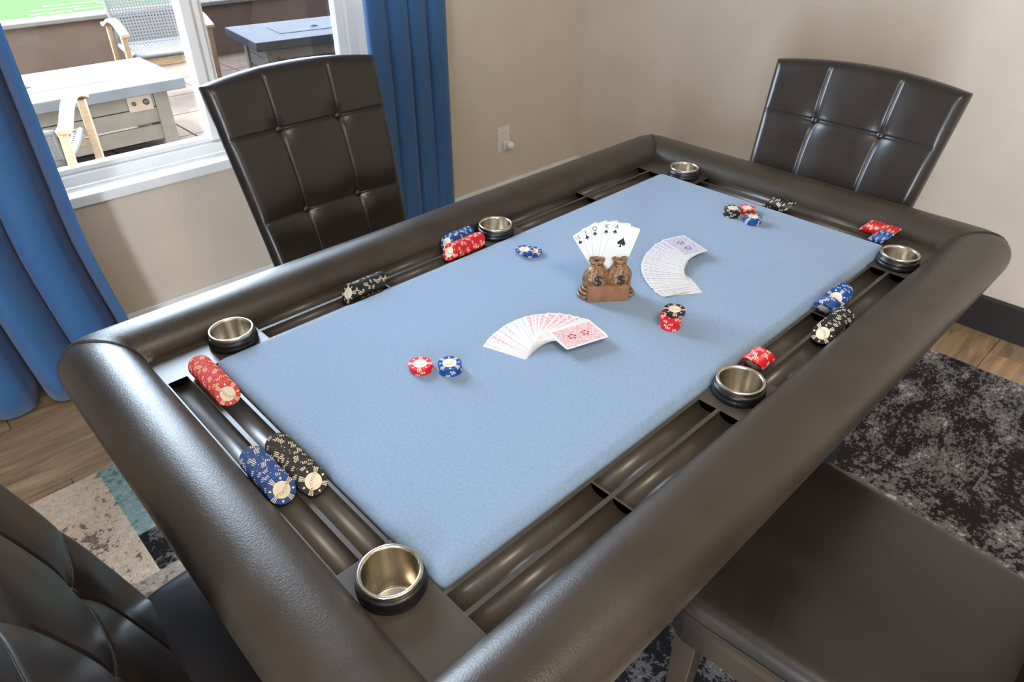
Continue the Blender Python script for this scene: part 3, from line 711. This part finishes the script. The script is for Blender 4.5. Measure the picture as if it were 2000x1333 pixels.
# ------------------------------------------------------------------ playing cards
CW, CL, CTH = 0.0625, 0.0875, 0.00032
def card_mesh(back, ink):
    bm = bmesh.new()
    def rr_(hw, hl, r, z, n=4):
        pts = []
        for sx, sy, a0 in ((1,1,0),(-1,1,PI/2),(-1,-1,PI),(1,-1,1.5*PI)):
            for k in range(n+1): a = a0+k*PI/2/n; pts.append((sx*(hl-r)+r*math.cos(a), sy*(hw-r)+r*math.sin(a), z))
        return [bm.verts.new(p) for p in pts]
    a, c = rr_(CW/2, CL/2, 0.0032, 0), rr_(CW/2, CL/2, 0.0032, CTH); d = rr_(CW/2-0.0034, CL/2-0.0034, 0.0012, CTH)
    n = len(a)
    for k in range(n): bm.faces.new((a[k], a[(k+1)%n], c[(k+1)%n], c[k])); bm.faces.new((c[k], c[(k+1)%n], d[(k+1)%n], d[k]))
    bm.faces.new(a[::-1]); bm.faces.new(d).material_index = 1
    for s in (-1, 1):        # two rosettes of a plain scroll design
        for k in range(5):
            an = 2*PI*k/5; cx, cy, r = s*0.014+0.006*math.cos(an), 0.006*math.sin(an), 0.0026
            f = bm.faces.new([bm.verts.new((cx+r*math.cos(2*PI*j/8), cy+r*math.sin(2*PI*j/8), CTH+0.00005)) for j in range(8)]); f.material_index = 2
    bm.normal_update()
    me = bpy.data.meshes.new('playing_card'); bm.to_mesh(me); bm.free()
    for mn in ('card_white', back, ink): me.materials.append(MATS[mn])
    return me
CARDS = {'red': card_mesh('card_red', 'card_red_ink'), 'blue': card_mesh('card_blue', 'card_blue_ink')}
def fan(color, keys, angs, lab, lab_top):
    """keys: inner end positions at t=0,.5,1; every card lies on the previous one, turned a little"""
    n = len(angs)
    for i, an in enumerate(angs):
        t = i/(n-1)
        p0, p1, p2 = [Vector(k) for k in keys]
        p = (1-t)**2*p0 + 2*t*(1-t)*(2*p1-0.5*p0-0.5*p2) + t*t*p2
        a = math.radians(an); d = Vector((math.cos(a), math.sin(a)))
        if 0 < i < n-1: a += math.radians(random.uniform(-1.6, 1.6)); d = Vector((math.cos(a), math.sin(a))); p = p + Vector((random.uniform(-0.0015,0.0015), random.uniform(-0.0015,0.0015)))
        c = p + d*CL/2
        o = bpy.data.objects.new('playing_card', CARDS[color]); C.objects.link(o)
        o.matrix_world = Matrix.Translation((c.x, c.y, ZF + i*0.00040)) @ Matrix.Rotation(a + random.uniform(-0.012,0.012), 4, 'Z')
        top = i == n-1
        tag(o, lab_top if top else lab, 'playing card', None if top else color + '-backed cards in the fan')
ra = lin(108, 80, 15) + lin(78, 60, 11) + [56, 52, 48, 42, 34, 18, 8, 0, -8, -12, -14, -16]
fan('red', [(-0.231,-0.053), (-0.203,-0.058), (-0.194,-0.076)], ra, 'red-backed playing card overlapped in the fanned spread', 'red-backed playing card on top of its fan, whole back showing')
ba = [147, 146, 146, 145] + lin(158, 128, 13) + lin(126, 96, 12) + [92, 88, 83, 78, 72]
fan('blue', [(0.178,-0.119), (0.203,-0.070), (0.2725,-0.0535)], ba, 'blue-backed playing card overlapped in the fanned spread', 'blue-backed playing card on top of its fan, whole back showing')

# ------------------------------------------------------------------ royal-flush figurine
fig = empty('card_figurine', (0.0135, -0.012, ZF), math.radians(-38.1))
tag(fig, 'bronze figurine of two money bags holding a fan of five spade cards', 'figurine')
# local frame: X across, -Y towards the viewer side
bm = bmesh.new(); hull(bm, [(-0.041,-0.030,0),(0.041,-0.030,0),(0.041,-0.022,0),(-0.041,-0.022,0)], [(-0.041,-0.028,0.034),(0.041,-0.028,0.034),(0.041,-0.020,0.034),(-0.041,-0.020,0.034)])
mesh_obj('plaque', bm, 'plaque_copper', fig, bevel=0.0012)
bm = bmesh.new(); lathe(bm, [(0.001,0.0),(0.050,0.0),(0.053,0.006),(0.050,0.016),(0.042,0.028),(0.030,0.036)], 36, cap1=True)
for v in bm.verts:
    a = math.atan2(v.co.y, v.co.x); v.co.x *= 1+0.05*math.sin(7*a); v.co.y *= 0.56+0.03*math.sin(9*a); v.co.y += 0.004
mesh_obj('base', bm, 'resin_bronze', fig, True)
def bag(cx):
    bm = bmesh.new(); pr = [(0.002,0.018),(0.020,0.020),(0.0255,0.032),(0.0255,0.046),(0.021,0.058),(0.0135,0.067),(0.0095,0.071),(0.012,0.075),(0.0155,0.081),(0.013,0.083),(0.004,0.078)]
    lathe(bm, pr, 40)
    for v in bm.verts:
        a = math.atan2(v.co.y, v.co.x); h = (v.co.z-0.018)/0.06
        f = 1 + (0.04 + 0.09*max(0, h-0.45))*math.sin(9*a+cx*60) + 0.03*math.sin(5*a+v.co.z*160)
        v.co.x = v.co.x*f + cx; v.co.y = v.co.y*f*0.85 - 0.004
    b_ = mesh_obj('money_bag', bm, 'resin_bronze', fig, True)
    bm = bmesh.new(); tube(bm, [(cx+0.0115*math.cos(2*PI*k/20), -0.004+0.0100*math.sin(2*PI*k/20), 0.0705) for k in range(20)], 0.0018, 6, True); mesh_obj('cord', bm, 'resin_bronze', b_, True)
    me = glyph('$', 0.034); bm = bmesh.new(); bm.from_mesh(me)
    ex = bmesh.ops.extrude_face_region(bm, geom=bm.faces[:]); bmesh.ops.translate(bm, vec=(0,0,0.0022), verts=[g for g in ex['geom'] if isinstance(g, bmesh.types.BMVert)])
    bmesh.ops.transform(bm, matrix=Matrix.Translation((cx, -0.0252, 0.036)) @ Matrix.Rotation(PI/2-0.12, 4, 'X') @ Matrix.Diagonal((1.0,0.82,1,1)), verts=bm.verts)
    mesh_obj('dollar_sign', bm, 'ink_black', b_)
bag(-0.0225); bag(0.0235)
for sx in (-1, 1):           # coiled rope at both ends
    for k, (rz_, z_) in enumerate(((0.012,0.006),(0.010,0.013),(0.008,0.020))):
        bm = bmesh.new(); tube(bm, [(sx*(0.046-0.003*k)+rz_*0.75*math.cos(2*PI*j/18), -0.004+rz_*1.3*math.sin(2*PI*j/18), z_) for j in range(18)], 0.0034, 7, True)
        mesh_obj('rope_coil', bm, 'resin_bronze', fig, True)
def spade(bm, cx, cy, s, z):
    pts = []
    for k in range(25):
        a = PI*k/24
        pts.append((s*0.5*math.sin(a)*(1.0+0.25*math.sin(2*a-0.6)), s*(0.62 - 1.0*k/24)*1.0))
    outl = [(0,0.62*s)] + [(0.16*s,0.36*s),(0.40*s,0.10*s),(0.50*s,-0.10*s),(0.46*s,-0.28*s),(0.30*s,-0.34*s),(0.12*s,-0.24*s),(0.05*s,-0.20*s),(0.10*s,-0.46*s),(0.22*s,-0.58*s)]
    full = outl + [(-x, y_) for x, y_ in outl[::-1][:-1]]
    vs = [bm.verts.new((cx+x, cy+y_, z)) for x, y_ in full]
    f = bm.faces.new(vs); bmesh.ops.triangulate(bm, faces=[f])
fw, fh, ft = 0.053, 0.095, 0.0016
for i, (rank, an) in enumerate((('10', 31), ('J', 19), ('Q', 7), ('K', -6), ('A', -18.5))):
    bm = bmesh.new()
    def rp(z):
        pts = []
        for sx, sy, a0 in ((1,1,0),(-1,1,PI/2),(-1,-1,PI),(1,-1,1.5*PI)):
            for k in range(4): a = a0+k*PI/6; pts.append((sx*(fw/2-0.003)+0.003*math.cos(a), fh/2+sy*(fh/2-0.003)+0.003*math.sin(a), z))
        return pts
    hull(bm, rp(0), rp(ft))
    # card plane is upright, tipped back slightly
    mt = Matrix.Translation((0.002, 0.010-0.0019*i, 0.056)) @ Matrix.Rotation(PI/2-0.10, 4, 'X') @ Matrix.Rotation(math.radians(an), 4, 'Z') @ Matrix.Translation((0.004 if an < 0 else -0.004*0, 0.0, 0))
    bmesh.ops.transform(bm, matrix=mt, verts=bm.verts); cd = mesh_obj('card', bm, 'card_white', fig)
    bm = bmesh.new()
    for j, ch in enumerate(rank):
        k = len(bm.verts); bm.from_mesh(glyph(ch, 0.0125)); bm.verts.ensure_lookup_table()
        bmesh.ops.transform(bm, matrix=Matrix.Translation((-fw/2+0.0068+(j-(len(rank)-1)/2)*0.0050, fh-0.0125, ft+0.0001)) @ Matrix.Diagonal((0.95 if len(rank)==1 else 0.62,1,1,1)), verts=bm.verts[k:])
    spade(bm, -fw/2+0.0068, fh-0.0190, 0.0078, ft+0.0001)
    if rank == 'A': spade(bm, 0.001, fh/2+0.012, 0.0165, ft+0.0001)
    bmesh.ops.transform(bm, matrix=mt, verts=bm.verts); mesh_obj('suit_print', bm, 'ink_black', cd)

# ------------------------------------------------------------------ patio outside the window
pat = structure(box_obj('floor_patio', (-4.0, 7.0, YW+0.152, 7.49, ZG-0.1, ZG-0.012), 'stucco'))
bm0 = bmesh.new(); hull(bm0, [(0.004,0.004,-0.012),(0.596,0.004,-0.012),(0.596,0.596,-0.012),(0.004,0.596,-0.012)], [(0.008,0.008,0),(0.592,0.008,0),(0.592,0.592,0),(0.008,0.592,0)])
first = None
for i in range(10):
    for j in range(9):
        if first is None: first = mesh_obj('paver', bm0, 'patio_paver', pat, loc=(-1.4, YW+0.25, ZG))
        else:
            o = copy_obj(first, pat); o.location = (-1.4+0.6*i, YW+0.25+0.6*j, ZG)
rw = structure(box_obj('wall_patio', (-4.0, 7.0, 7.5, 7.72, ZG-0.1, ZT-0.55), 'stucco'))
o = box_obj('cap_stone', (-4.0, 7.0, 7.47, 7.75, ZT-0.55, ZT-0.505), 'stone_cap', rw, bevel=0.01)
tf = structure(box_obj('ground_turf', (-8, 14, 7.76, 14, ZG-0.1, ZT-0.52), 'turf'))
for k, (x0, x1, y0, y1) in enumerate(((0.75,1.15,7.95,7.99),(1.2,1.6,8.02,8.06),(0.8,1.3,8.2,8.23),(1.0,1.55,8.42,8.45),(1.5,2.0,8.3,8.33))):
    box_obj('painted_line', (x0,x1,y0,y1,ZT-0.52,ZT-0.518), 'line_white', tf)
structure(box_obj('ground_walkway', (-8, 14, 14, 40, ZG-0.1, ZT-0.52), 'stone_cap'))
# side wall of the patio that throws the diagonal shadow
# fire tables
def fire_table():
    r_ = empty('fire_pit_table')
    W_, D_ = 0.82, 0.44; H_ = 0.49
    bm = bmesh.new(); box(bm, -W_, W_, -D_, D_, H_-0.075, H_); tp = mesh_obj('table_top', bm, 'pale_top', r_, bevel=0.006)
    bm = bmesh.new(); box(bm, -0.50, 0.42, -0.17, 0.17, H_, H_+0.004); mesh_obj('burner_cover', bm, 'pale_top', tp, bevel=0.002)
    bm = bmesh.new(); tube(bm, [(-0.10+0.03*math.cos(2*PI*k/14), 0.02*math.sin(2*PI*k/14), H_+0.008) for k in range(14)], 0.005, 6, True); mesh_obj('ring_pull', bm, 'ink_black', tp, True)
    for sx in (-1, 1):
        for sy in (-1, 1):
            bm = bmesh.new(); x, y_ = sx*0.66, sy*0.29; box(bm, x-0.05, x+0.05, y_-0.04, y_+0.04, 0.0, H_-0.075); mesh_obj('leg', bm, 'slat_paint', r_, bevel=0.004)
    for sy in (-1, 1):
        for z0 in (0.06, 0.185, 0.30):
            bm = bmesh.new(); yy = sy*0.305; box(bm, -0.61, 0.61, yy-0.012, yy+0.012, z0, z0+0.108); mesh_obj('slat', bm, 'slat_paint', r_, bevel=0.003)
    for sx in (-1, 1):
        for z0 in (0.06, 0.185, 0.30):
            bm = bmesh.new(); xx = sx*0.675; box(bm, xx-0.012, xx+0.012, -0.25, 0.25, z0, z0+0.108); mesh_obj('slat', bm, 'slat_paint', r_, bevel=0.003)
    bm = bmesh.new(); box(bm, 0.42, 0.59, -0.330, -0.317, 0.285, 0.395); cp = mesh_obj('control_panel', bm, 'steel_panel', r_, bevel=0.003)
    for x, rr_ in ((0.46, 0.014), (0.545, 0.021)):
        bm = bmesh.new(); lathe(bm, [(rr_,0),(rr_,0.014),(rr_*0.7,0.018)], 18, cap1=True); bmesh.ops.transform(bm, matrix=Matrix.Translation((x,-0.330,0.345)) @ Matrix.Rotation(PI/2,4,'X'), verts=bm.verts); mesh_obj('knob', bm, 'dark_trim', cp, True)
    return r_
ft1 = fire_table(); ft1.location = (0.13, 5.14, ZG); tag(ft1, 'pale slatted fire pit table with a control panel on the sunny patio', 'fire table')
ft2 = copy_tree(ft1); ft2.location = (2.75, 5.75, ZG); ft2.rotation_euler = (0,0,math.radians(-8)); tag(ft2, 'slatted fire pit table with dark grey top seen through the screened pane', 'fire table')
for ch in ft2.children:
    if ch.name.startswith('table_top'):
        ch.data = ch.data.copy(); ch.data.materials[0] = MATS['slate_top']
        for g_ in ch.children:
            if g_.name.startswith('burner_cover'): g_.data = g_.data.copy(); g_.data.materials[0] = MATS['slate_top']
# woven teak armchairs
def strip_weave(bm, fn, nu, nv, wu, wv):
    for i in range(nu):
        u = (i+0.5)/nu; tube_pts = []
        a = [fn(u-wu/2, v) + Vector((0,0,0)) for v in lin(0,1,6)]; b_ = [fn(u+wu/2, v) for v in lin(0,1,6)]
        va = [bm.verts.new(p) for p in a]; vb = [bm.verts.new(p) for p in b_]
        for k in range(6): bm.faces.new((va[k], vb[k], vb[k+1], va[k+1]))
    for j in range(nv):
        v = (j+0.5)/nv
        va = [bm.verts.new(fn(u, v-wv/2)) for u in lin(0,1,8)]; vb = [bm.verts.new(fn(u, v+wv/2)) for u in lin(0,1,8)]
        for k in range(8): bm.faces.new((va[k], va[k+1], vb[k+1], vb[k]))
def patio_chair(bh=0.50):
    r_ = empty('patio_armchair')
    backf = lambda u, v: Vector((-0.29+0.58*u, -0.27-0.26*bh*v-0.02*math.sin(PI*u), 0.44+bh*v))
    seatf = lambda u, v: Vector((-0.29+0.58*u, -0.27+0.56*v, 0.44-0.02*math.sin(PI*v)))
    for nm, fn, nv in (('woven_back', backf, 20), ('woven_seat', seatf, 20)):
        bm = bmesh.new(); strip_weave(bm, fn, 22, nv, 0.022, 0.026); o = mesh_obj(nm, bm, 'wicker_grey', r_)
        md = o.modifiers.new('thick', 'SOLIDIFY'); md.thickness = 0.008
    bm = bmesh.new(); tube(bm, [backf(0,v) for v in lin(0,1,5)] + [backf(u,1) for u in lin(0.1,0.9,6)] + [backf(1,v) for v in lin(1,0,5)], 0.016, 8); mesh_obj('back_frame', bm, 'wicker_grey', r_, True)
    bm = bmesh.new()
    for x in (-0.29, 0.29): tube(bm, [seatf((x+0.29)/0.58, v) for v in lin(0,1,6)], 0.020, 8)
    for v in (0, 1): tube(bm, [seatf(u, v) - Vector((0,0,0.01)) for u in lin(0,1,6)], 0.022, 8)
    mesh_obj('seat_frame', bm, 'wicker_grey', r_, True)
    bm = bmesh.new(); box(bm, -0.30, 0.30, 0.262, 0.292, 0.345, 0.415); mesh_obj('front_rail', bm, 'teak', r_, bevel=0.005)
    for sx in (-1, 1):
        bm = bmesh.new(); hull(bm, [(sx*0.345-0.022,0.24,0),(sx*0.345+0.022,0.24,0),(sx*0.345+0.022,0.29,0),(sx*0.345-0.022,0.29,0)], [(sx*0.345-0.022,0.27,0.62),(sx*0.345+0.022,0.27,0.62),(sx*0.345+0.022,0.32,0.62),(sx*0.345-0.022,0.32,0.62)]); mesh_obj('leg', bm, 'teak', r_, bevel=0.006)
        bm = bmesh.new(); hull(bm, [(sx*0.33-0.02,-0.42,0),(sx*0.33+0.02,-0.42,0),(sx*0.33+0.02,-0.37,0),(sx*0.33-0.02,-0.37,0)], [(sx*0.33-0.02,-0.32,0.62),(sx*0.33+0.02,-0.32,0.62),(sx*0.33+0.02,-0.27,0.62),(sx*0.33-0.02,-0.27,0.62)]); mesh_obj('leg', bm, 'teak', r_, bevel=0.006)
        bm = bmesh.new(); up, lowr = [], []; rings = []
        for t in lin(0, 1, 12):
            yy = 0.37 - 0.72*t; zz = 0.60 + 0.075*math.sin(PI*min(1, t*1.15)) 
            rings.append([bm.verts.new(q) for q in ((sx*0.345-0.034,yy,zz),(sx*0.345+0.034,yy,zz),(sx*0.345+0.034,yy,zz+0.03),(sx*0.345-0.034,yy,zz+0.03))])
        for a, c_ in zip(rings, rings[1:]):
            for k in range(4): bm.faces.new((a[k], a[(k+1)%4], c_[(k+1)%4], c_[k]))
        bm.faces.new(rings[0][::-1]); bm.faces.new(rings[-1]); bmesh.ops.recalc_face_normals(bm, faces=bm.faces)
        mesh_obj('armrest', bm, 'teak', r_, bevel=0.006)
    return r_
pc = patio_chair(); pc.location = (1.33, 6.12, ZG); pc.rotation_euler = (0,0,PI-0.10); tag(pc, 'teak armchair with open woven back behind the pale fire table', 'patio chair', 'woven teak patio chairs')
pc2 = patio_chair(0.17); pc2.location = (-0.334, 3.93, ZG); pc2.rotation_euler = (0,0,math.radians(-24)); tag(pc2, 'teak armchair with sunlit woven seat just outside the window sill', 'patio chair', 'woven teak patio chairs')
pc3 = copy_tree(pc); pc3.location = (2.75, 4.45, ZG); pc3.rotation_euler = (0,0,math.radians(12)); tag(pc3, 'teak armchair partly hidden in front of the dark grey fire table', 'patio chair', 'woven teak patio chairs')
